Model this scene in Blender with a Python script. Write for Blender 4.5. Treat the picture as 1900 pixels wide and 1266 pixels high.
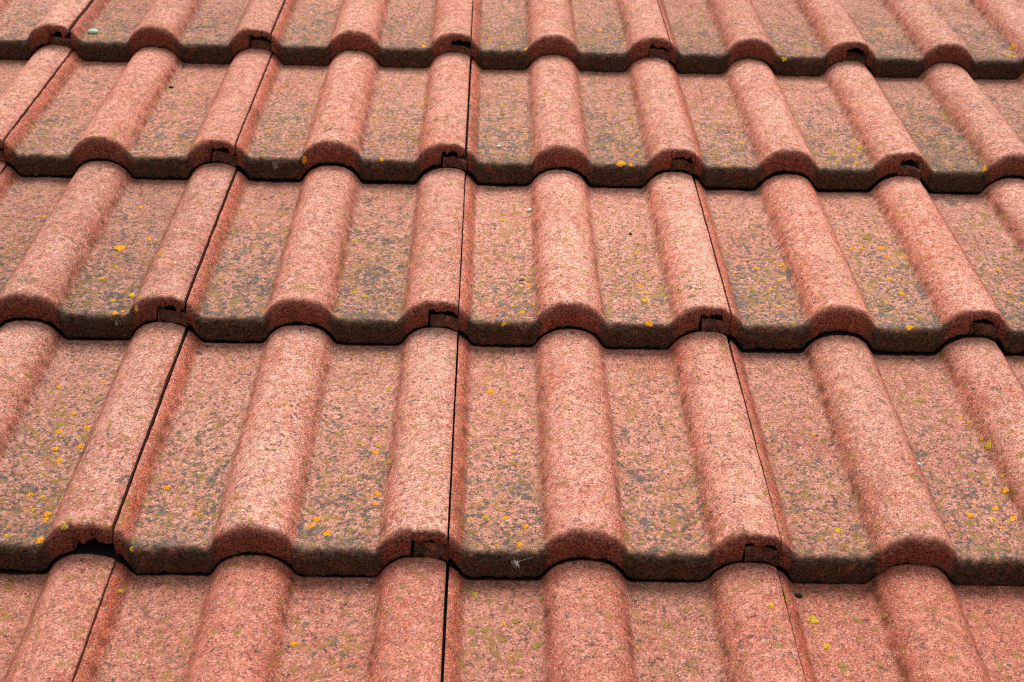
import bpy, math, random
import numpy as np
from mathutils import Matrix, Vector, Quaternion

for o in list(bpy.data.objects):
    bpy.data.objects.remove(o)
scene = bpy.context.scene
C = scene.collection
R = math.radians
rng = np.random.default_rng(11)
random.seed(11)

# ------------------------------------------------------------------ camera, sky, sun, exposure
PITCH = R(30)                                    # slope of the roof
ROOF = Matrix.Translation((0, 0, 4.2)) @ Matrix.Rotation(PITCH, 4, 'X')
GAUGE, COVER = 0.33966, 0.300                    # tile exposure up the slope, cover width

cam_d = bpy.data.cameras.new('camera')
cam = bpy.data.objects.new('camera', cam_d)
C.objects.link(cam)
rv = Vector((0.89949, -0.02486, 0.00696))
cam.matrix_world = ROOF @ Matrix.Translation((0.33100, -0.80280, 0.89590)) @ Quaternion(rv.normalized(), rv.length).to_matrix().to_4x4()
cam_d.sensor_width = 36
cam_d.lens = 2430 / 1900 * 36
cam_d.clip_start = 0.02
cam_d.clip_end = 400
cam_d.dof.use_dof = True
cam_d.dof.focus_distance = 1.32
cam_d.dof.aperture_fstop = 13.0
scene.camera = cam

SUN_EL, SUN_AZ = R(80), R(8)                     # overcast: one broad soft sun, from over the ridge
w = bpy.data.worlds.new('World')
scene.world = w
w.use_nodes = True
nt = w.node_tree
nt.nodes.clear()
sky = nt.nodes.new('ShaderNodeTexSky')
sky.sky_type = 'NISHITA'
sky.sun_disc = False
sky.sun_elevation = SUN_EL
sky.sun_rotation = SUN_AZ
sky.dust_density = 4.0
sky.air_density = 1.0
hs = nt.nodes.new('ShaderNodeHueSaturation')
hs.inputs['Saturation'].default_value = 0.2
bg = nt.nodes.new('ShaderNodeBackground')
bg.inputs['Strength'].default_value = 0.12
wo = nt.nodes.new('ShaderNodeOutputWorld')
nt.links.new(sky.outputs[0], hs.inputs['Color'])
nt.links.new(hs.outputs[0], bg.inputs['Color'])
nt.links.new(bg.outputs[0], wo.inputs['Surface'])

sun_d = bpy.data.lights.new('sun', 'SUN')
sun_d.energy = 1.5
sun_d.angle = R(35)
sun_d.color = (1.0, 0.965, 0.93)
sun = bpy.data.objects.new('sun', sun_d)
C.objects.link(sun)
sdir = Vector((math.sin(SUN_AZ) * math.cos(SUN_EL), math.cos(SUN_AZ) * math.cos(SUN_EL), math.sin(SUN_EL)))
sun.rotation_euler = (-sdir).to_track_quat('-Z', 'Y').to_euler()

scene.cycles.use_denoising = False
scene.cycles.filter_width = 1.05
scene.view_settings.view_transform = 'Standard'
scene.view_settings.look = 'None'
scene.view_settings.gamma = 1
scene.view_settings.use_curve_mapping = False
scene.view_settings.exposure = 0.50


# ------------------------------------------------------------------ small node helpers
class N:
    def __init__(s, name):
        s.m = bpy.data.materials.new(name)
        s.m.use_nodes = True
        s.t = s.m.node_tree
        s.t.nodes.clear()
        s.out = s.t.nodes.new('ShaderNodeOutputMaterial')
        s.b = s.t.nodes.new('ShaderNodeBsdfPrincipled')
        s.t.links.new(s.b.outputs[0], s.out.inputs[0])

    def n(s, typ, **kw):
        x = s.t.nodes.new(typ)
        for k, v in kw.items():
            setattr(x, k, v)
        return x

    def put(s, sock, v):
        if v is None:
            return
        if isinstance(v, bpy.types.NodeSocket):
            s.t.links.new(v, sock)
        elif isinstance(v, (tuple, list)):
            sock.default_value = tuple(v) if len(v) == len(sock.default_value) else (*v, 1)
        else:
            sock.default_value = v

    def math(s, op, a, b=None, c=None, clamp=False):
        x = s.n('ShaderNodeMath', operation=op, use_clamp=clamp)
        s.put(x.inputs[0], a)
        s.put(x.inputs[1], b)
        s.put(x.inputs[2], c)
        return x.outputs[0]

    def vmath(s, op, a, b=None):
        x = s.n('ShaderNodeVectorMath', operation=op)
        s.put(x.inputs[0], a)
        s.put(x.inputs[1], b)
        return x.outputs[0]

    def noise(s, vec, scale, detail=2, rough=0.5, dist=0.0):
        x = s.n('ShaderNodeTexNoise')
        s.put(x.inputs['Vector'], vec)
        x.inputs['Scale'].default_value = scale
        x.inputs['Detail'].default_value = detail
        x.inputs['Roughness'].default_value = rough
        x.inputs['Distortion'].default_value = dist
        return x.outputs['Fac']

    def vor(s, vec, scale, rand=1.0, feature='F1'):
        x = s.n('ShaderNodeTexVoronoi', feature=feature)
        s.put(x.inputs['Vector'], vec)
        x.inputs['Scale'].default_value = scale
        x.inputs['Randomness'].default_value = rand
        return x

    def ramp(s, v, a, b, lo=0.0, hi=1.0, smooth=True):
        x = s.n('ShaderNodeMapRange', interpolation_type='SMOOTHSTEP' if smooth else 'LINEAR')
        s.put(x.inputs[0], v)
        s.put(x.inputs[1], a)
        s.put(x.inputs[2], b)
        s.put(x.inputs[3], lo)
        s.put(x.inputs[4], hi)
        return x.outputs[0]

    def mix(s, f, a, b, blend='MIX'):
        x = s.n('ShaderNodeMix', data_type='RGBA', blend_type=blend)
        s.put(x.inputs['Factor'], f)
        s.put(x.inputs['A'], a)
        s.put(x.inputs['B'], b)
        return x.outputs['Result']

    def attr(s, name):
        x = s.n('ShaderNodeAttribute', attribute_type='GEOMETRY', attribute_name=name)
        return x.outputs['Fac']


def lin(r, g, b):
    return tuple(((c / 255 + 0.055) / 1.055) ** 2.4 if c > 10 else c / 255 / 12.92 for c in (r, g, b))


# ------------------------------------------------------------------ weathered concrete of the tiles
def tile_material():
    k = N('weathered_terracotta_concrete')
    tc = k.n('ShaderNodeTexCoord').outputs['Object']
    oi = k.n('ShaderNodeObjectInfo')
    sep = k.n('ShaderNodeSeparateColor')
    k.put(sep.inputs[0], oi.outputs['Color'])
    fresh, growth, tone = sep.outputs[0], sep.outputs[1], sep.outputs[2]
    off = k.n('ShaderNodeCombineXYZ')
    k.put(off.inputs[0], k.math('MULTIPLY', oi.outputs['Random'], 37.0))
    k.put(off.inputs[1], k.math('MULTIPLY', oi.outputs['Random'], 91.0))
    k.put(off.inputs[2], k.math('MULTIPLY', oi.outputs['Random'], 53.0))
    P = k.vmath('ADD', tc, off.outputs[0])
    relief, face, sdist, slope = k.attr('relief'), k.attr('face'), k.attr('sdist'), k.attr('slope')

    # sand grains: three sizes, each cell its own shade
    v1 = k.vor(P, 980)
    v2 = k.vor(P, 600)
    v3 = k.vor(P, 210)
    def sc(v):
        q = k.n('ShaderNodeSeparateColor')
        k.put(q.inputs[0], v.outputs['Color'])
        return q.outputs
    g1, g2, g3 = sc(v1), sc(v2), sc(v3)
    n_mid = k.noise(P, 55, 4, 0.6)
    n_big = k.noise(P, 12, 3, 0.55)
    n_fine = k.noise(P, 260, 3, 0.7)

    red = lin(200, 103, 78)
    pink = lin(227, 156, 134)
    rust = lin(160, 76, 50)
    # weathered (paler) on the crests and pans, redder on flanks
    bleach = k.math('MULTIPLY', k.ramp(k.math('ADD', k.math('MULTIPLY', k.noise(P, 150, 4, 0.7), 0.6), k.math('MULTIPLY', n_big, 0.4)), 0.32, 0.56),
                    k.ramp(slope, 0.25, 0.95, 1.0, 0.12))
    bleach = k.math('MULTIPLY', bleach, k.math('SUBTRACT', 1.0, k.math('MULTIPLY', fresh, 0.75)))
    base = k.mix(bleach, red, pink)
    base = k.mix(k.math('MULTIPLY', k.ramp(n_big, 0.5, 0.75), k.ramp(slope, 0.2, 0.8, 0.0, 0.7)), base, rust)
    pan = k.ramp(relief, 0.02, 0.40, 1.0, 0.0)
    base = k.mix(k.math('MULTIPLY', pan, k.math('MULTIPLY_ADD', growth, 0.55, 0.05)), base, lin(186, 140, 121))
    crest = k.math('MULTIPLY', k.ramp(relief, 0.6, 1.0), k.ramp(k.noise(P, 110, 4, 0.7), 0.36, 0.62))
    base = k.mix(k.math('MULTIPLY', crest, k.math('MULTIPLY', k.math('SUBTRACT', 1.0, fresh), 0.42)), base, lin(238, 194, 172))
    # grain contrast
    gr = k.math('ADD', k.math('MULTIPLY', g1[0], 0.5), k.math('MULTIPLY', g2[0], 0.5))
    base = k.mix(1.0, base, k.mix(k.ramp(gr, 0.05, 0.95, smooth=False), (0.40, 0.34, 0.32), (1.44, 1.53, 1.56)), 'MULTIPLY')
    mot = k.noise(k.vmath('ADD', P, (11.0, 3.0, 6.0)), 95, 5, 0.7)
    base = k.mix(1.0, base, k.mix(k.ramp(mot, 0.34, 0.66), (0.82, 0.74, 0.71), (1.10, 1.12, 1.12)), 'MULTIPLY')
    strk = k.n('ShaderNodeMapping')
    k.put(strk.inputs['Vector'], P)
    strk.inputs['Scale'].default_value = (1.0, 0.16, 1.0)
    run = k.ramp(k.noise(strk.outputs[0], 85, 3, 0.6), 0.52, 0.72)
    base = k.mix(k.math('MULTIPLY', run, 0.30), base, lin(150, 92, 66))
    # pale quartz grains and dark grains
    quartz = k.math('MULTIPLY', k.math('GREATER_THAN', g1[1], 0.94), k.math('LESS_THAN', v1.outputs['Distance'], 0.42))
    base = k.mix(k.math('MULTIPLY', quartz, 0.75), base, lin(245, 222, 202))
    stone = k.math('MULTIPLY', k.math('GREATER_THAN', g2[1], 0.975), k.math('LESS_THAN', v2.outputs['Distance'], 0.40))
    base = k.mix(k.math('MULTIPLY', stone, 0.8), base, lin(240, 226, 205))
    dark = k.math('MULTIPLY', k.math('GREATER_THAN', g1[2], 0.92), k.math('LESS_THAN', v1.outputs['Distance'], 0.45))
    base = k.mix(k.math('MULTIPLY', dark, 0.55), base, lin(92, 52, 44))

    # ---- growth: grey-green crust specks, mostly in the pans and towards the lower edge
    lowe = k.ramp(sdist, 0.02, 0.34, 1.0, 0.38)
    dens = k.math('MULTIPLY', k.math('MAXIMUM', pan, k.ramp(k.noise(P, 22, 2), 0.52, 0.75, 0.22, 0.50)), lowe)
    dens = k.math('MULTIPLY', dens, k.math('MULTIPLY_ADD', growth, 0.9, 0.35))
    patch = k.noise(P, 26, 3, 0.6)
    st = k.noise(k.vmath('ADD', P, (3.1, 5.2, 9.9)), 62, 5, 0.72, 0.5)
    mst = k.math('MULTIPLY', k.ramp(k.math('ADD', st, k.math('MULTIPLY', dens, 0.10)), 0.47, 0.68), k.math('MULTIPLY_ADD', dens, 0.20, 0.05))
    base = k.mix(mst, base, k.mix(k.noise(P, 31, 2), lin(118, 104, 92), lin(138, 112, 74)))
    s1 = k.noise(P, 200, 4, 0.66, 0.3)
    thr = k.math('SUBTRACT', k.math('SUBTRACT', 0.608, k.math('MULTIPLY', dens, 0.130)), k.math('MULTIPLY', k.math('SUBTRACT', patch, 0.5), 0.22))
    m1 = k.ramp(k.math('SUBTRACT', s1, thr), 0.0, 0.095)
    gcol = k.mix(k.ramp(k.noise(P, 75, 2), 0.4, 0.6), lin(54, 56, 52), lin(76, 66, 48))
    gcol = k.mix(k.ramp(g1[1], 0.2, 1.0, smooth=False), gcol, lin(128, 110, 100))
    col = k.mix(k.math('MULTIPLY', m1, 0.92), base, gcol)
    # bluish thin crust blotches, fewer
    s2 = k.noise(P, 48, 4, 0.7, 0.6)
    m2 = k.math('MULTIPLY', k.ramp(k.math('SUBTRACT', s2, k.math('SUBTRACT', 0.648, k.math('MULTIPLY', dens, 0.12))), 0.0, 0.07), 0.75)
    col = k.mix(m2, col, k.mix(g1[0], lin(58, 60, 58), lin(122, 112, 106)))
    # olive / yellowish smears
    P2 = k.vmath('ADD', P, (7.3, 2.1, 4.4))
    s3 = k.noise(P2, 110, 3, 0.6, 0.3)
    big3 = k.noise(P2, 16, 2)
    m3 = k.math('MULTIPLY', k.ramp(k.math('SUBTRACT', s3, k.math('SUBTRACT', 0.684, k.math('MULTIPLY', k.math('ADD', k.math('MULTIPLY', dens, 0.4), big3), 0.17))), 0.0, 0.06), 0.72)
    col = k.mix(m3, col, k.mix(k.noise(P2, 60, 1), lin(176, 136, 46), lin(122, 98, 58)))
    # brown dirt at the foot of the rolls
    foot = k.math('MULTIPLY', k.ramp(relief, 0.03, 0.22), k.ramp(relief, 0.30, 0.60, 1.0, 0.0))
    mf = k.math('MULTIPLY', foot, k.ramp(k.noise(P, 70, 4, 0.65), 0.45, 0.68))
    col = k.mix(k.math('MULTIPLY', mf, 0.9), col, lin(116, 70, 42))
    # small orange specks
    v4 = k.vor(k.vmath('ADD', P, (1.7, 8.1, 0.3)), 95)
    q4 = sc(v4)
    m4 = k.math('MULTIPLY', k.math('GREATER_THAN', q4[0], 0.945),
                k.ramp(k.math('ADD', v4.outputs['Distance'], k.math('MULTIPLY', n_fine, 0.25)), 0.28, 0.38, 1.0, 0.0))
    m4 = k.math('MULTIPLY', m4, k.math('MULTIPLY', lowe, k.math('SUBTRACT', 1.0, face)))
    col = k.mix(k.math('MULTIPLY', m4, 0.75), col, lin(214, 152, 44))

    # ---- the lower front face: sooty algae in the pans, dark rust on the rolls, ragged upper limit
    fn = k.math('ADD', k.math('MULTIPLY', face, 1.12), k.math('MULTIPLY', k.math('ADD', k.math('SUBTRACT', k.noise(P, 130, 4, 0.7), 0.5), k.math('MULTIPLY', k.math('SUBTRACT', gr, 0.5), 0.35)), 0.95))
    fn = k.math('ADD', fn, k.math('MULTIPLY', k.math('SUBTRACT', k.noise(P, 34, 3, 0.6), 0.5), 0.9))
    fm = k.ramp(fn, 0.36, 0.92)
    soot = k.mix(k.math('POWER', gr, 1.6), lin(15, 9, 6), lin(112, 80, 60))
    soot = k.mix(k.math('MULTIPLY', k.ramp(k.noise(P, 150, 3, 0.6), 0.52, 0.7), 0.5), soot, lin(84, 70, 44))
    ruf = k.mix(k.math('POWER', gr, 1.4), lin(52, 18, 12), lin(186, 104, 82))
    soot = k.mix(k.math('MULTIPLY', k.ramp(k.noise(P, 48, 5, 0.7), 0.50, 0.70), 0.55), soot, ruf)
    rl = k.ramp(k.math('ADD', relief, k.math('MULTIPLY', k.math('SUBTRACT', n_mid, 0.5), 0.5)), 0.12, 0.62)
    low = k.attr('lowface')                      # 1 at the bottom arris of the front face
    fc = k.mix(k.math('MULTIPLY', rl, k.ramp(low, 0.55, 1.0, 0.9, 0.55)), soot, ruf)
    fc = k.mix(k.math('MULTIPLY', k.math('MULTIPLY', quartz, 0.30), 1.0), fc, lin(170, 150, 130))
    # grey-green band just above the arris in the pans
    band = k.math('MULTIPLY', k.ramp(sdist, 0.004, 0.042, 1.0, 0.0), pan)
    bm = k.math('MULTIPLY', band, k.ramp(k.noise(P, 70, 5, 0.75), 0.42, 0.62))
    col = k.mix(k.math('MULTIPLY', bm, 0.62), col, k.mix(g1[0], lin(50, 54, 48), lin(124, 110, 98)))
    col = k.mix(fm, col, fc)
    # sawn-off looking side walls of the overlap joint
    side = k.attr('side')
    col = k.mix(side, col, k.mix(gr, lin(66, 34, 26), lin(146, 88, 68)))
    # gap shade painted black into the colour of the lap under the next course
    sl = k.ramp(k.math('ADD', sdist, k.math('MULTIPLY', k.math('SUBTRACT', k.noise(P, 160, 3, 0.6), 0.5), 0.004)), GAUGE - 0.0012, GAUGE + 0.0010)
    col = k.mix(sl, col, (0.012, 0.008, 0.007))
    # per-tile tone
    tn = k.n('ShaderNodeCombineColor')
    for i in range(3):
        k.put(tn.inputs[i], k.math('MULTIPLY_ADD', tone, 0.7, 0.65))
    col = k.mix(1.0, col, tn.outputs[0], 'MULTIPLY')
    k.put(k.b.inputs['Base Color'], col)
    k.put(k.b.inputs['Roughness'], k.ramp(gr, 0.0, 1.0, 0.92, 0.72))
    k.b.inputs['Specular IOR Level'].default_value = 0.28

    # relief of the grains
    h = k.math('ADD', k.math('MULTIPLY', k.math('SUBTRACT', 1.0, v1.outputs['Distance']), 0.30),
               k.math('MULTIPLY', k.math('SUBTRACT', 1.0, v2.outputs['Distance']), 0.42))
    h = k.math('ADD', h, k.math('MULTIPLY', n_fine, 0.7))
    h = k.math('ADD', h, k.math('MULTIPLY', n_mid, 1.3))
    h = k.math('ADD', h, k.math('MULTIPLY', m1, 0.25))
    bp = k.n('ShaderNodeBump')
    bp.inputs['Strength'].default_value = 0.9
    bp.inputs['Distance'].default_value = 0.0014
    k.put(bp.inputs['Height'], h)
    k.put(k.b.inputs['Normal'], bp.outputs[0])
    return k.m


def simple(name, c, rough=0.8, noise=None, spec=0.3):
    k = N(name)
    tc = k.n('ShaderNodeTexCoord').outputs['Object']
    if noise:
        f = k.noise(tc, noise[0], 4, 0.65)
        k.put(k.b.inputs['Base Color'], k.mix(k.ramp(f, 0.35, 0.65), c, noise[1]))
        bp = k.n('ShaderNodeBump')
        bp.inputs['Strength'].default_value = 0.6
        bp.inputs['Distance'].default_value = noise[2] if len(noise) > 2 else 0.0005
        k.put(bp.inputs['Height'], f)
        k.put(k.b.inputs['Normal'], bp.outputs[0])
    else:
        k.put(k.b.inputs['Base Color'], c)
    k.b.inputs['Roughness'].default_value = rough
    k.b.inputs['Specular IOR Level'].default_value = spec
    return k.m


M_TILE = tile_material()

# ------------------------------------------------------------------ ground far below, roof deck
def mesh_obj(name, verts, faces, mat, parent=None, smooth=False):
    me = bpy.data.meshes.new(name)
    me.from_pydata([tuple(v) for v in verts], [], faces)
    me.update()
    me.materials.append(mat)
    if smooth:
        me.shade_smooth()
    o = bpy.data.objects.new(name, me)
    C.objects.link(o)
    if parent:
        o.parent = parent
    return o


g = mesh_obj('ground', [(-150, -150, 0), (150, -150, 0), (150, 150, 0), (-150, 150, 0)], [(0, 1, 2, 3)],
             simple('lawn', (0.05, 0.075, 0.025), 0.95, (6, (0.09, 0.10, 0.04), 0.02)))
g['kind'] = 'structure'

roof = bpy.data.objects.new('tiled_roof', None)
C.objects.link(roof)
roof.matrix_world = ROOF
roof['label'] = 'sloping roof of weathered terracotta-red double-roll concrete tiles, seen from above its lower courses'
roof['category'] = 'roof'

ROWS = range(-3, 8)
COLS = range(-6, 9)
x0, x1 = COLS[0] * COVER - 0.03, (COLS[-1] + 1) * COVER
y0, y1 = ROWS[0] * GAUGE + 0.05, (ROWS[-1]) * GAUGE + 0.40
zt, zb = -0.085, -0.105
V = [(x, y, z) for z in (zb, zt) for y in (y0, y1) for x in (x0, x1)]
mesh_obj('underlay', V, [(0, 1, 3, 2)[::-1], (4, 5, 7, 6), (0, 1, 5, 4), (1, 3, 7, 5), (3, 2, 6, 7), (2, 0, 4, 6)],
         simple('roofing_felt', (0.02, 0.018, 0.016), 0.9), roof)
M_WOOD = simple('batten_timber', (0.10, 0.06, 0.035), 0.85, (40, (0.06, 0.035, 0.02), 0.0004))
bat = None
for r in ROWS:
    yc = r * GAUGE + 0.405
    if bat is None:
        V = [(x, y, z) for z in (-0.084, -0.066) for y in (-0.02, 0.02) for x in (x0, x1)]
        b = bat = mesh_obj('batten', V, [(2, 3, 1, 0), (4, 5, 7, 6), (0, 1, 5, 4), (1, 3, 7, 5), (3, 2, 6, 7), (2, 0, 4, 6)], M_WOOD, roof)
    else:
        b = bat.copy()
        C.objects.link(b)
        b.parent = roof
    b.location = (0, yc, 0)

# ------------------------------------------------------------------ one roof tile
H, T, GAP = 0.0255, 0.0302, 0.0022
LEN = 0.420


def gsm(y, x, sig):
    o = np.empty_like(y)
    for i in range(len(x)):
        wgt = np.exp(-0.5 * ((x - x[i]) / sig) ** 2)
        o[i] = (wgt * y).sum() / wgt.sum()
    return o


fine = np.arange(-0.08, 0.36, 0.0005)


def rolls(u, wid, p, q):
    h = np.zeros_like(u)
    for c in (-0.0255, 0.1230, 0.2745):
        x = np.clip(np.abs(u - c) / (wid / 2), 0, 1)
        h = np.maximum(h, H * (1 - x ** p) ** q)
    return h


top_f = gsm(rolls(fine, 0.0765, 2.45, 0.68), fine, 0.0029)
bot_f = gsm(np.minimum(rolls(fine, 0.0795, 2.6, 0.74), H * 0.985), fine, 0.0014)
bot_f = np.maximum(bot_f, top_f + 0.0002)


def smooth_noise(n, scale, amp, r):
    """1D value noise, cubic."""
    m = int(n / scale) + 4
    k = r.normal(0, 1, m)
    x = np.arange(n) / scale + r.random()
    i = x.astype(int)
    f = x - i
    f = f * f * (3 - 2 * f)
    return amp * (k[i] * (1 - f) + k[np.minimum(i + 1, m - 1)] * f)


def noise2(U, Vv, scale, r):
    """2D value noise on real coordinates."""
    n = 256
    k = r.normal(0, 1, (n, n))
    x, y = U / scale + 40.3, Vv / scale + 40.7
    i, j = np.floor(x).astype(int), np.floor(y).astype(int)
    fx, fy = x - i, y - j
    fx, fy = fx * fx * (3 - 2 * fx), fy * fy * (3 - 2 * fy)
    i, j = i % n, j % n
    i1, j1 = (i + 1) % n, (j + 1) % n
    return (k[i, j] * (1 - fx) + k[i1, j] * fx) * (1 - fy) + (k[i, j1] * (1 - fx) + k[i1, j1] * fx) * fy


def tile_mesh(seed, lip_back, jag, over_t=0.0112, start=0.2662):
    r = np.random.default_rng(seed)
    # columns across the tile; zone 0 = interlock lip, 1 = body, 2 = over-lapping part of the joint roll
    lip = np.linspace(-0.0318, -0.0012, 16)
    body = np.concatenate([[0.0, 0.0006], np.arange(0.002, start - 0.0007, 0.0018)])
    over = np.concatenate([[start], np.arange(start + 0.001, 0.2970, 0.0010), [0.2979, 0.2984]])
    u = np.concatenate([lip, body, over])
    zone = np.concatenate([np.zeros(len(lip)), np.ones(len(body)), np.full(len(over), 2)]).astype(int)
    nu = len(u)
    ztop = np.interp(u, fine, top_f)
    zbot = np.interp(u, fine, bot_f) - T
    rel = np.clip(ztop / H, 0, 1)
    slp = np.abs(np.gradient(top_f, fine))
    slp = np.interp(u, fine, slp) / slp.max()
    rel = np.where(zone == 0, 0.35, rel)
    s_front = np.zeros(nu) + smooth_noise(nu, 9, 0.0006, r) + smooth_noise(nu, 2.2, 0.0004, r)
    # ragged lower arris with small chips
    chip = smooth_noise(nu, 2.5, 0.0006, r) + np.where(smooth_noise(nu, 5, 1, r) > 1.4, 0.0012, 0)
    zbot = zbot + np.abs(chip)
    # lip: lies under the neighbour's joint roll
    L = zone == 0
    ztop[L] = np.interp(u[L], fine, top_f) - 0.0200 + smooth_noise(L.sum(), 3, 0.0006, r)
    zbot[L] = np.interp(u[L], fine, bot_f) - T - 0.0014
    s_front[L] = lip_back + smooth_noise(L.sum(), 3, 0.0008, r)
    # left edge of body at the joint sits a little lower than the neighbour's edge
    e = (zone == 1) & (u < 0.012)
    ztop[e] -= 0.0024 * (1 - u[e] / 0.012)
    ztop[(zone == 1) & (u < 0.0004)] -= 0.0006
    # body between 0 and the pan: front corner broken
    e = (zone == 1) & (u < 0.016)
    s_front[e] += (0.0006 + 0.0016 * r.random()) * (1 - u[e] / 0.016) + np.abs(smooth_noise(e.sum(), 1.5, 0.0009, r))
    # overlap: thin, with torn underside
    Ov = zone == 2
    n = Ov.sum()
    tear = smooth_noise(n, 1.8, 0.0009, r) + smooth_noise(n, 5.0, 0.0022, r)
    zbot[Ov] = ztop[Ov] - over_t + tear * jag
    s_front[Ov] += np.abs(smooth_noise(n, 1.6, 0.0006, r))
    ztop[-1] -= 0.0008
    ztop[-2] -= 0.0002
    NR = np.where(Ov, 0.0080, 0.0105 + 0.0025 * rel)                                     # nose radius
    # closed loop in (s, z): nose arc, top run, head, underside, front face
    arc = np.linspace(0, math.pi / 2, 12)
    s_top = np.concatenate([np.arange(0.0115, 0.06, 0.0022), np.arange(0.06, 0.330, 0.0029), np.arange(0.330, 0.352, 0.0011), [0.375, 0.40, LEN]])
    nf = 9
    loop_s, loop_z, face, low, sd = [], [], [], [], []
    # front face from bottom to start of nose
    for i in range(nf):
        f = i / nf
        lean = 0.0012 * (1 - f)
        rb = 0.0012 if i == 0 else 0.0
        loop_s.append(s_front + lean + rb)
        loop_z.append(zbot + (ztop - NR - zbot) * f)
        face.append(np.full(nu, 1.0)); low.append(np.full(nu, 1 - f)); sd.append(np.zeros(nu))
    for a in arc:
        loop_s.append(s_front + NR * (1 - math.cos(a)) * 0.9)
        loop_z.append(ztop - NR + NR * math.sin(a))
        fa = max(0.0, 1 - a / (math.pi / 2))
        face.append(np.full(nu, 0.16 + 0.84 * math.cos(a) ** 0.9 if a < 1.5 else 0.14)); low.append(np.zeros(nu)); sd.append(np.zeros(nu))
    for s in s_top:
        loop_s.append(np.full(nu, s) + s_front * max(0, 1 - s / 0.03))
        loop_z.append(ztop.copy())
        face.append(np.full(nu, max(0.0, 0.14 * (1 - s / 0.022)))); low.append(np.zeros(nu)); sd.append(np.full(nu, s))
    # underside from head back to the front
    body_t = np.where(Ov, 0.0112, np.where(L, 0.0105, 0.0145))
    for s, f in ((LEN, 0.0), (0.30, 0.0), (0.12, 0.0), (0.05, 0.0), (0.034, 0.6), (0.026, 1.0), (0.010, 1.0)):
        loop_s.append(np.maximum(np.full(nu, s), s_front + 0.004))
        zz = ztop - body_t
        loop_z.append(zz * (1 - f) + np.minimum(zbot, zz) * f if not f == 1.0 else np.where(Ov, zbot, np.minimum(zbot, zz)))
        face.append(np.full(nu, 0.0)); low.append(np.ones(nu)); sd.append(np.full(nu, s))
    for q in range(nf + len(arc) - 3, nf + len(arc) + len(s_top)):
        sd[q] = np.where(L, GAUGE + 0.01, sd[q])  # lip top gets the painted black lap shade as well
    S = np.array(loop_s); Z = np.array(loop_z); FA = np.array(face); LO = np.array(low); SD = np.array(sd)
    U = np.broadcast_to(u, S.shape).copy()
    ns = S.shape[0]
    # gentle unevenness of the pressed surface
    vis = (np.arange(ns) >= 1) & (np.arange(ns) < nf + len(arc) + len(s_top) - 3)
    d = 0.00035 * noise2(U, S, 0.030, r) + 0.00016 * noise2(U, S, 0.009, r) + 0.00014 * noise2(U, S + Z, 0.0035, r)
    steep = np.interp(u, fine, np.abs(np.gradient(top_f, fine)))
    steep = steep / steep.max()
    rip = noise2(U * 0.7 + S * 0.5, S * 1.0, 0.011, r) * 0.00075 * steep[None, :]
    Z += np.where(vis[:, None], d + rip, 0)
    fr = (np.arange(ns) < nf + 5)[:, None]
    S += np.where(fr, 0.00045 * noise2(U, Z, 0.006, r) + 0.00035 * noise2(U, Z, 0.0025, r), 0)
    wv = np.interp(S[:, -1], np.linspace(-0.01, LEN, 60), smooth_noise(60, 3.0, 0.00012, r))
    U[:, -5:] += wv[:, None] - 0.0002
    wv = np.interp(S[:, 20], np.linspace(-0.01, LEN, 60), smooth_noise(60, 3.0, 0.00012, r))
    c0 = int(L.sum())
    U[:, c0:c0 + 3] += wv[:, None]
    verts = np.stack([U, S, Z], -1).reshape(-1, 3)
    i = np.arange(ns)[:, None]; j = np.arange(nu - 1)[None, :]
    i2 = (i + 1) % ns
    quads = np.stack([i * nu + j, i * nu + j + 1, i2 * nu + j + 1, i2 * nu + j], -1).reshape(-1, 4)
    # end caps
    side = np.zeros((ns, nu))
    cap_l = [int(x) for x in (np.arange(ns) * nu)]
    cap_r = [int(x) for x in (np.arange(ns) * nu + nu - 1)][::-1]
    # caps get their own vertices so the joint walls stay crisp
    nv = len(verts)
    verts = np.concatenate([verts, verts[cap_l], verts[cap_r]])
    capf = [list(range(nv, nv + ns))[::-1], list(range(nv + ns, nv + 2 * ns))[::-1]]
    capf = [c[::-1] for c in capf]
    me = bpy.data.meshes.new('roof_tile')
    nq = len(quads)
    tot = nq * 4 + 2 * ns
    me.vertices.add(len(verts)); me.loops.add(tot); me.polygons.add(nq + 2)
    me.vertices.foreach_set('co', verts.astype(np.float32).ravel())
    li = np.concatenate([quads.ravel(), np.array(capf[0]), np.array(capf[1])]).astype(np.int32)
    me.loops.foreach_set('vertex_index', li)
    me.polygons.foreach_set('loop_start', np.concatenate([np.arange(nq) * 4, [nq * 4, nq * 4 + ns]]).astype(np.int32))
    me.update(calc_edges=True)
    me.validate()

    def att(name, arr, capv):
        a = me.attributes.new(name, 'FLOAT', 'POINT')
        arr = arr.reshape(-1)
        a.data.foreach_set('value', np.concatenate([arr, np.full(2 * ns, capv) if np.isscalar(capv) else capv]).astype(np.float32))
    z0 = np.broadcast_to(rel, S.shape)
    att('relief', z0, 0.8)
    slq = slp * np.where((u >= 0) & (u < 0.022), 1.15, 0.62)
    att('slope', np.broadcast_to(slq, S.shape), 0.5)
    att('face', FA, 0.0)
    att('lowface', LO, 0.0)
    att('sdist', SD, 0.2)
    att('side', side, 1.0)
    me.materials.append(M_TILE)
    me.shade_smooth()
    me.set_sharp_from_angle(angle=R(52))
    return me


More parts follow.
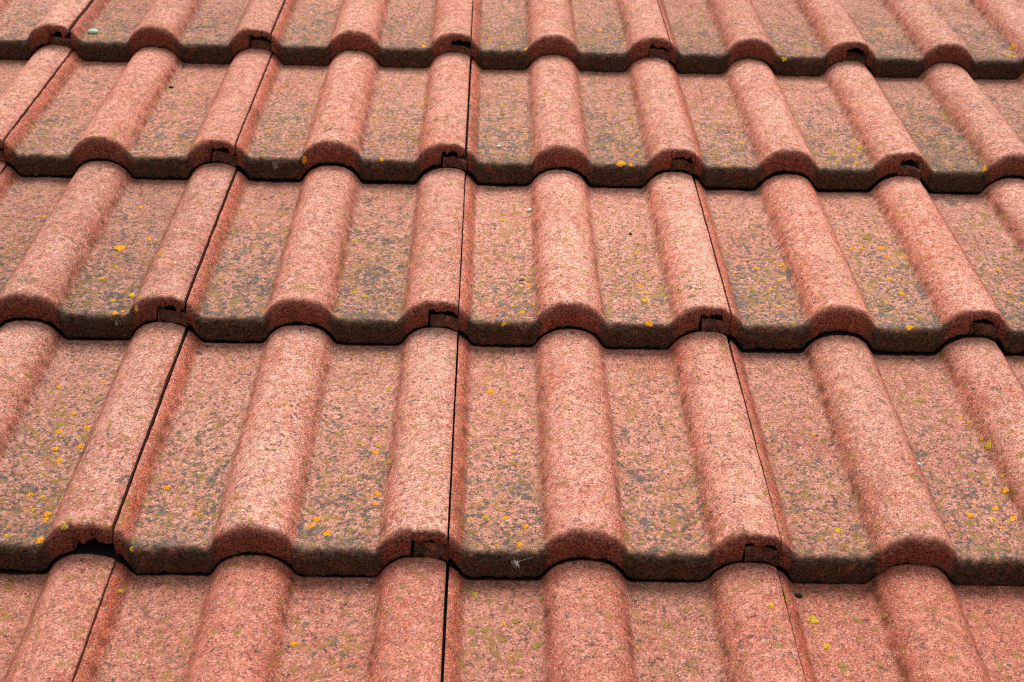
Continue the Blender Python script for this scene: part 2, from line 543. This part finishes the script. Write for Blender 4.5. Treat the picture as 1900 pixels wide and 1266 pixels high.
LIPS = [0.0012, 0.0026, 0.0006, 0.0048, 0.0016, 0.0030, 0.0022, 0.020]
OVER = [0.0105, 0.0125, 0.0112, 0.0098, 0.0130, 0.0108, 0.0118, 0.0112, 0.0160]
START = [0.2662, 0.2690, 0.2668, 0.2705, 0.2675, 0.2660, 0.2684, 0.2665, 0.2640]
LIPS.append(0.002)
meshes = [tile_mesh(100 + i, LIPS[i], [1.0, 0.7, 1.3, 0.9][i % 4], OVER[i], START[i]) for i in range(9)]
tilt = math.atan((T + GAP) / GAUGE)
cnt = 0
for rI, r in enumerate(ROWS):
    for cI, c in enumerate(COLS):
        rr = random.Random(r * 131 + c * 17 + 5)
        v = (r * 3 + c * 5 + rr.randrange(3)) % 7
        if (r, c) == (0, 0):
            v = 7                                  # the joint with the deep black hole
        if (r, c) == (0, -1):
            v = 8
        o = bpy.data.objects.new('roof_tile', meshes[v])
        C.objects.link(o)
        o.parent = roof
        # only small misalignments, as laid
        o.location = (c * COVER + rr.uniform(-0.0007, 0.0007), r * GAUGE + 0.0015 + {1: 0.001, 2: 0.0022, 3: -0.0080}.get(r, -0.006 if r > 3 else 0.0) + rr.uniform(-0.0012, 0.0012), T + GAP / 2 - 0.0205 + rr.uniform(0, 0.0009))
        o.rotation_euler = (-tilt, rr.uniform(-0.0012, 0.0012), rr.uniform(-0.0032, 0.0032))
        fresh = min(1.0, max(0.0, rr.gauss(0.16, 0.10) + (0.50 if r <= -1 else 0.0)))
        growth = min(1.0, max(0.0, rr.gauss(0.66 if r >= 2 else 0.62, 0.10) - (0.30 if r <= -1 else 0.0)))
        tone = min(1.0, max(0.0, rr.gauss(0.5 if r >= 0 else 0.34, 0.09)))
        o.color = (fresh, growth, tone, 1)
        cnt += 1
bpy.context.view_layer.update()


# ------------------------------------------------------------------ lichens growing on the tiles
def ray(px, py):
    """Where the sight line through a point of the photograph meets the roof; scene units per pixel there."""
    d = Vector(((px - 950) / 2430, -(py - 633) / 2430, -1.0))
    org = cam.matrix_world.translation
    dw = (cam.matrix_world.to_3x3() @ d).normalized()
    hit, loc, nor, idx, ob, mat = scene.ray_cast(DEPS, org, dw)
    dist = (loc - org).length / d.length if hit else 1
    return hit, loc, nor, dist / 2430


DEPS = bpy.context.evaluated_depsgraph_get()


def lichen_mesh(seed, mat):
    r = random.Random(seed)
    n = 18
    ph = [r.uniform(0, 6.28) for _ in range(4)]
    vs, fs = [(0, 0, 0.10)], []
    for ring, (rad, z) in enumerate(((0.28, 0.13), (0.62, 0.20), (0.88, 0.15), (1.0, -0.10))):
        for i in range(n):
            a = i / n * 6.28318
            k = 1 + (0.17 * math.sin(2 * a + ph[0]) + 0.15 * math.sin(3 * a + ph[1]) + 0.12 * math.sin(5 * a + ph[2]) + r.uniform(-0.13, 0.13)) * (0.3 + 0.7 * rad)
            vs.append((0.5 * rad * k * math.cos(a), 0.5 * rad * k * math.sin(a), 0.5 * (z + r.uniform(-0.04, 0.04))))
    for i in range(n):
        fs.append((0, 1 + i, 1 + (i + 1) % n))
    for q in range(3):
        for i in range(n):
            a, b = 1 + q * n + i, 1 + q * n + (i + 1) % n
            fs.append((a, a + n, b + n, b))
    me = bpy.data.meshes.new('lichen_patch')
    me.from_pydata(vs, [], fs)
    me.materials.append(mat)
    me.shade_smooth()
    return me


def lichen_mat(name, c1, c2, c3, cover):
    k = N(name)
    tc = k.n('ShaderNodeTexCoord').outputs['Object']
    oi = k.n('ShaderNodeObjectInfo')
    P = k.vmath('ADD', tc, oi.outputs['Location'])
    col = k.mix(k.ramp(k.noise(P, 5, 3, 0.7), 0.38, 0.62), c1, c2)
    v = k.vor(P, 7)
    q = k.n('ShaderNodeSeparateColor')
    k.put(q.inputs[0], v.outputs['Color'])
    col = k.mix(k.math('LESS_THAN', q.outputs[0], cover), col, c3)
    k.put(k.b.inputs['Base Color'], col)
    k.b.inputs['Roughness'].default_value = 0.9
    k.b.inputs['Specular IOR Level'].default_value = 0.15
    bp = k.n('ShaderNodeBump')
    bp.inputs['Strength'].default_value = 0.7
    bp.inputs['Distance'].default_value = 0.0006
    k.put(bp.inputs['Height'], k.noise(P, 9, 3, 0.6))
    k.put(k.b.inputs['Normal'], bp.outputs[0])
    return k.m


LM = {
    'o': lichen_mat('orange_lichen', lin(238, 170, 36), lin(220, 142, 26), lin(176, 110, 50), 0.2),
    'y': lichen_mat('yellow_lichen', lin(216, 180, 44), lin(190, 154, 36), lin(150, 116, 60), 0.25),
    'g': lichen_mat('olive_lichen', lin(150, 128, 48), lin(128, 110, 52), lin(176, 122, 92), 0.42),
}
LMESH = {k: [lichen_mesh(i + 50 * ord(k), m) for i in range(4)] for k, m in LM.items()}
SPOTS = """224,461,20,o 261,385,9,o 277,444,9,o 296,471,12,o 288,477,7,o 190,517,11,o 245,548,14,y 260,551,9,y 211,558,9,y 214,581,11,o
228,578,7,o 82,402,9,o 11,400,12,g 185,387,9,g 326,404,7,g 253,573,9,y 215,495,7,y 533,434,8,o 656,447,8,y 676,550,11,y 659,543,8,y
759,495,9,o 731,497,6,y 731,508,6,g 752,543,8,y 936,410,13,y 900,553,8,y 952,568,10,y 935,601,8,o 485,382,5,y 867,445,5,g 566,301,9,o
897,522,7,y 1153,304,16,o 1171,306,9,o 1184,453,9,g 1180,469,11,y 1187,487,7,y 1215,421,8,y 1185,402,6,g 1187,530,10,o 1196,558,14,y
1200,545,8,y 1119,557,6,y 1044,496,7,y 1204,601,14,o 1385,482,8,y 1404,499,8,o 1361,511,8,y 1291,536,7,g 990,565,9,o 981,530,10,o
970,580,9,y 1243,349,7,g 1086,478,8,g 1362,536,9,g 1452,492,14,o 1636,461,15,o 1648,477,9,o 1644,485,7,o 1599,461,8,o 1583,461,8,o
1619,449,7,o 1651,518,11,o 1673,545,12,o 1680,476,8,o 1675,524,6,o 1687,608,12,o 1826,315,12,o 1536,302,9,y 1589,303,10,o 1802,301,6,o
1607,441,22,g 1875,450,6,y 1853,501,9,o 1872,543,10,o 1443,570,8,y 1446,521,7,o 1707,586,7,y 1644,577,9,g 1733,579,6,o 573,692,7,y
527,749,10,y 706,647,7,g 711,655,6,o 724,720,7,y 720,724,7,y 694,801,7,g 702,827,10,y 697,840,12,o 720,858,9,y 604,897,8,y
699,916,11,o 697,936,10,o 904,705,9,y 910,726,13,o 935,744,8,o 951,815,5,g 951,861,13,g 930,869,8,g 791,908,9,g 609,787,8,g 601,729,6,g
110,718,10,o 110,801,13,o 102,833,16,o 152,829,16,o 110,855,14,o 137,768,11,o 192,708,9,o 217,675,8,y 162,794,12,o 81,878,9,y
56,918,11,o 310,905,11,o 135,793,8,y 76,822,9,y 75,1003,19,o 119,977,13,y 88,955,16,o 85,965,11,o 80,922,11,o 114,926,11,y
61,946,10,y 362,950,9,o 370,955,6,o 244,1019,8,y 225,1097,11,y 51,1118,9,g 545,1194,12,o 588,965,14,o 577,977,13,o 14,994,10,y
38,972,9,g 608,990,16,o 938,961,11,o 901,960,9,y 975,977,12,o 964,1011,13,o 922,1013,7,o 882,1103,12,y 909,1115,13,g 935,1157,9,o
959,1152,16,g 982,1158,9,g 934,1187,12,g 996,1198,18,g 901,1169,15,g 948,1217,7,o 619,1102,9,g 605,1198,11,g 683,1258,10,o
966,1246,12,g 748,1090,9,g 1007,1110,14,g 760,868,8,g 962,930,6,y 1126,922,8,o 999,908,9,g 648,999,8,g 1555,985,15,y 1584,971,7,y
1601,1009,9,y 1573,1020,10,g 1866,911,14,o 1848,944,11,o 1800,956,13,o 1880,963,16,o 1845,963,9,y 1859,979,8,o 1858,884,9,y
1871,1019,10,g 1508,1150,20,y 1513,1169,9,y 1584,1104,12,g 1593,1151,15,g 1534,1200,16,y 1431,1124,11,y 1521,921,9,g 1641,1144,13,g
1563,1235,14,g 1633,1234,11,g 1511,806,9,y 1781,777,8,o 1799,783,8,y 1817,783,9,g 1800,797,11,g 1834,827,15,y 1821,815,8,y
1833,879,5,y 1830,900,9,g 1502,775,8,g 1496,858,10,g 1464,879,11,g 1665,805,8,g 1709,744,16,g 1751,780,14,g 361,268,8,o
566,262,12,o 566,296,11,o 499,243,7,o 61,236,7,y 370,167,5,o 347,187,7,y 330,258,5,o 421,33,8,o 452,25,7,g 189,66,7,o 570,206,6,o
593,209,6,y 1596,273,12,o 1584,260,7,o 1584,288,10,o 1551,249,6,o 1543,283,8,y 1554,298,8,y 1735,250,9,g 1749,260,7,o 1708,253,6,y
1879,89,15,o 1874,104,12,y 1788,13,9,y 1634,56,8,o 1524,54,6,o 1497,94,8,o 1520,90,6,o 1487,81,6,y 1299,67,5,o 1284,73,6,o
1349,282,7,o 1371,276,7,o 1352,193,7,g 1376,266,10,y 1455,110,9,y 1860,35,6,y 787,87,10,o 785,78,7,o 810,27,6,o 975,92,8,o
909,72,7,o 932,87,7,o 943,81,7,y 1113,56,11,o 1159,81,9,o 790,181,12,y 788,236,8,o 779,195,7,o 975,249,8,o 987,276,7,y 1012,172,8,y
1009,186,7,g 1153,171,9,y 1170,226,7,o 1182,279,8,o 1172,287,8,o 1152,280,8,g 1149,259,6,o 1208,261,7,y 708,296,8,o 763,57,7,o
933,212,9,g 808,222,9,g 765,258,9,g 970,33,7,y 933,15,7,g"""


def on_surface(o, px, py, lift=0.0, spin=0.0):
    hit, loc, nor, upp = ray(px, py)
    if not hit:
        return None
    q = nor.to_track_quat('Z', 'Y') @ Quaternion((0, 0, 1), spin)
    o.matrix_world = Matrix.LocRotScale(loc + nor * lift, q, None)
    return upp


for s in SPOTS.split():
    px, py, sz, kind = s.split(',')
    px, py, sz = float(px), float(py), float(sz)
    hit, loc, nor, upp = ray(px, py)
    if not hit:
        continue
    o = bpy.data.objects.new('lichen_patch', random.choice(LMESH[kind]))
    C.objects.link(o)
    dia = sz * upp * 1.15
    q = nor.to_track_quat('Z', 'Y') @ Quaternion((0, 0, 1), random.uniform(0, 6.28))
    o.matrix_world = Matrix.LocRotScale(loc + nor * 0.00005, q, Vector((dia, dia * random.uniform(0.75, 1.0), dia * 0.7)))
    o.parent = roof
    o.matrix_parent_inverse = roof.matrix_world.inverted()


# ------------------------------------------------------------------ small things lying on the tiles
def tube(path, rad, sides=6, taper=1.0):
    vs, fs = [], []
    P = [Vector(p) for p in path]
    for i, p in enumerate(P):
        t = (P[min(i + 1, len(P) - 1)] - P[max(i - 1, 0)]).normalized()
        a = t.orthogonal().normalized()
        b = t.cross(a)
        r = rad * (1 + (taper - 1) * i / (len(P) - 1))
        for k in range(sides):
            an = k / sides * 6.28318
            vs.append(p + (a * math.cos(an) + b * math.sin(an)) * r)
    for i in range(len(P) - 1):
        for k in range(sides):
            k2 = (k + 1) % sides
            fs.append((i * sides + k, i * sides + k2, (i + 1) * sides + k2, (i + 1) * sides + k))
    fs.append(tuple(range(sides))[::-1])
    fs.append(tuple(range((len(P) - 1) * sides, len(P) * sides)))
    return vs, fs


def blob(rx, ry, rz, seed, jit=0.12, seg=14, rings=9):
    r = random.Random(seed)
    vs, fs = [(0, 0, -rz)], []
    for i in range(1, rings):
        th = math.pi * i / rings
        for k in range(seg):
            a = k / seg * 6.28318
            j = 1 + r.uniform(-jit, jit)
            vs.append((rx * math.sin(th) * math.cos(a) * j, ry * math.sin(th) * math.sin(a) * j, -rz * math.cos(th) * j))
    vs.append((0, 0, rz))
    for k in range(seg):
        fs.append((0, 1 + (k + 1) % seg, 1 + k))
        fs.append((len(vs) - 1, 1 + (rings - 2) * seg + k, 1 + (rings - 2) * seg + (k + 1) % seg))
    for i in range(rings - 2):
        for k in range(seg):
            a, b = 1 + i * seg + k, 1 + i * seg + (k + 1) % seg
            fs.append((a, b, b + seg, a + seg))
    return vs, fs


def thing(o, label, cat):
    o['label'] = label
    o['category'] = cat
    return o


# dandelion seed caught on the dark front edge of a tile
seed = bpy.data.objects.new('dandelion_seed', None)
C.objects.link(seed)
hit, loc, nor, upp = ray(960, 1041)
right = (cam.matrix_world.to_3x3() @ Vector((1, 0, 0))).normalized()
up = (cam.matrix_world.to_3x3() @ Vector((0, 1, 0))).normalized()
seed.location = loc + nor * 0.0016
thing(seed, 'white fluffy dandelion seed caught on the dark front edge of a lower-middle tile', 'seed')
fluff = simple('seed_fluff', (0.8, 0.82, 0.86), 0.6)
vs, fs = [], []
rr = random.Random(4)
for i in range(44):
    a = R(rr.uniform(130, 300)) if i < 34 else R(rr.uniform(0, 360))
    l = upp * (rr.uniform(6, 14) if i < 34 else rr.uniform(3, 7))
    d = (right * math.cos(a) + up * math.sin(a)) + nor * rr.uniform(-0.05, 0.25)
    p = [Vector((0, 0, 0)), d * l * 0.5 + nor * l * 0.06, d * l]
    a_, b_ = tube(p, 0.00007, 4, 0.5)
    fs += [tuple(x + len(vs) for x in f) for f in b_]
    vs += a_
mesh_obj('pappus', vs, fs, fluff, seed)
p1 = right * upp * 27 + up * upp * 8
vs, fs = tube([Vector((0, 0, 0)), p1 * 0.5 + up * upp * 0.7, p1], 0.00016, 5, 0.9)
mesh_obj('stalk', vs, fs, simple('seed_stalk', (0.42, 0.36, 0.28), 0.7), seed)
vs, fs = blob(0.0005, 0.0005, 0.0011, 3, 0.05, 8, 6)
ac = mesh_obj('achene', vs, fs, simple('seed_shell', (0.14, 0.08, 0.05), 0.7), seed, True)
ac.location = p1
ac.rotation_euler = p1.to_track_quat('Z', 'Y').to_euler()

ITEMS = [
    ('green_pellet', 173, 61, 9.5, 5.5, 4.5, (0.36, 0.60, 0.46), (0.62, 0.80, 0.68), 0.3, 0.2,
     'small mint green oval pellet lying on the upper left tile near its edge', 'pellet'),
    ('dark_seed', 317, 163, 4.8, 2.8, 2.4, (0.02, 0.012, 0.01), (0.04, 0.02, 0.018), 0.5, 0.3,
     'single tiny black oval seed on the flat of an upper left tile', 'seed'),
    ('dirt_crumb', 1481, 1107, 4.5, 6.0, 4.0, (0.012, 0.012, 0.01), (0.03, 0.03, 0.026), 0.9, 1.2,
     'black crumb of dirt by the joint under the front edge, bottom right tile', 'crumb'),
    ('brown_seed', 968, 520, 5.5, 1.8, 1.6, (0.12, 0.045, 0.015), (0.20, 0.09, 0.03), 0.5, 0.4,
     'slim brown seed husk lying in the pan of a middle tile', 'seed'),
    ('dark_chip', 1170, 435, 3.6, 2.3, 2.0, (0.03, 0.008, 0.008), (0.06, 0.02, 0.015), 0.6, -0.3,
     'tiny dark red chip on the pan right of centre among yellow lichens', 'chip'),
    ('white_chip', 1705, 862, 4.2, 3.2, 2.0, (0.55, 0.60, 0.70), (0.75, 0.78, 0.82), 0.6, 0.8,
     'small bluish white chip at the foot of a roll, right side', 'chip'),
    ('pale_grit', 983, 391, 4.5, 3.0, 2.6, (0.75, 0.74, 0.72), (0.85, 0.84, 0.80), 0.6, 0.1,
     'white grit grain at the left foot of the middle roll, upper centre', 'grit'),
    ('pale_crumb', 926, 273, 4.2, 3.2, 2.6, (0.72, 0.72, 0.70), (0.85, 0.84, 0.82), 0.6, 0.1,
     'white crumb on the upper centre pan just right of the long joint', 'crumb'),
]
for (nm, px, py, a, b, c, c1, c2, ro, spin, lab, cat) in ITEMS:
    vs, fs = blob(1, 1, 1, int(px), 0.10)
    hit, loc, nor, upp = ray(px, py)
    o = mesh_obj(nm, [(x * a * upp, y * b * upp * 1.3, z * c * upp) for x, y, z in vs], fs,
                 simple(nm + '_surface', c1, ro, (900, c2, 0.0002)), None, True)
    on_surface(o, px, py, c * upp * 0.55, spin)
    thing(o, lab, cat)

# disc-shaped pale grey lichen on a front face, and a curled scrap of leaf
k_ = lichen_mat('grey_lichen', lin(140, 142, 128), lin(116, 120, 108), lin(86, 82, 72), 0.2)
me = lichen_mesh(77, k_)
for (px, py, sz) in ((510, 308, 13), (216, 600, 8), (66, 323, 5)):
    hit, loc, nor, upp = ray(px, py)
    o = bpy.data.objects.new('lichen_patch', me)
    C.objects.link(o)
    q = nor.to_track_quat('Z', 'Y')
    o.matrix_world = Matrix.LocRotScale(loc, q, Vector((sz * upp, sz * upp * 1.2, sz * upp * 0.5)))
    o.parent = roof
    o.matrix_parent_inverse = roof.matrix_world.inverted()
    o['label'] = 'pale grey round lichen disc on a dark front edge'

hit, loc, nor, upp = ray(367, 656)
vs, fs = [], []
for i in range(9):
    t = i / 8
    a = -0.5 + t * 2.6
    wd = 1.6 * math.sin(math.pi * (0.08 + 0.84 * t)) * upp
    x, y, z = (t * 13 - 6) * upp, math.cos(a * 1.5) * 3 * upp, abs(math.sin(a)) * 3.0 * upp
    vs += [(x, y - wd, z), (x, y + wd, z + 0.6 * upp), (x, y - wd, z + 0.5 * upp), (x, y + wd, z + 1.1 * upp)]
for i in range(8):
    b = i * 4
    fs += [(b, b + 4, b + 5, b + 1), (b + 2, b + 3, b + 7, b + 6), (b, b + 2, b + 6, b + 4), (b + 1, b + 5, b + 7, b + 3)]
fs += [(0, 1, 3, 2), (32, 34, 35, 33)]
o = mesh_obj('leaf_scrap', vs, fs, simple('dry_leaf', lin(104, 92, 66), 0.8, (700, lin(70, 58, 44), 0.0001)), None, True)
on_surface(o, 367, 656, 0.0003, -0.6)
thing(o, 'curled scrap of grey-brown dry leaf under the front edge, left of centre', 'leaf')

# loose sand grains washed off the tiles, lying in the pans and along the laps: nobody could count them
vs, fs = [], []
rr = random.Random(21)
n_ok = 0
inv = roof.matrix_world.inverted()
dn = (roof.matrix_world.to_3x3() @ Vector((0, 0, -1))).normalized()
DEPS = bpy.context.evaluated_depsgraph_get()
for _ in range(900):
    r_ = rr.randrange(-1, 5)
    c_ = rr.randrange(-2, 5)
    pan_u = rr.choice([rr.uniform(0.016, 0.082), rr.uniform(0.164, 0.234), rr.uniform(0.0, 0.3)])
    sy = rr.choice([rr.uniform(0.0, 0.34), rr.uniform(0.0, 0.34), 0.338 - abs(rr.gauss(0, 0.010))])
    p = roof.matrix_world @ Vector((c_ * COVER + pan_u, r_ * GAUGE + sy, 0.25))
    hit, loc, nor, idx, ob, mat = scene.ray_cast(DEPS, p, dn)
    if not hit or ob is None or not ob.name.startswith('roof_tile') or (inv.to_3x3() @ nor).z < 0.6:
        continue
    rad = rr.uniform(0.0004, 0.0010)
    bv, bf = blob(rad, rad * rr.uniform(0.7, 1.2), rad * rr.uniform(0.6, 0.9), rr.randrange(9999), 0.18, 6, 4)
    q = nor.to_track_quat('Z', 'Y') @ Quaternion((0, 0, 1), rr.uniform(0, 6.28))
    n0 = len(vs)
    vs += [loc + nor * rad * 0.35 + q @ Vector(v) for v in bv]
    fs += [tuple(x + n0 for x in f) for f in bf]
kg = N('sand_grains')
tg = kg.n('ShaderNodeTexCoord').outputs['Object']
vg = kg.vor(tg, 150)
qg = kg.n('ShaderNodeSeparateColor')
kg.put(qg.inputs[0], vg.outputs['Color'])
kg.put(kg.b.inputs['Base Color'], kg.mix(kg.math('GREATER_THAN', qg.outputs[0], 0.72), kg.mix(qg.outputs[1], lin(60, 44, 36), lin(176, 130, 100)), lin(226, 212, 192)))
kg.b.inputs['Roughness'].default_value = 0.8
o = mesh_obj('sand_grit', vs, fs, kg.m)
o['kind'] = 'stuff'
thing(o, 'fine loose sand grains scattered in the pans and along the laps of the roof tiles', 'grit')
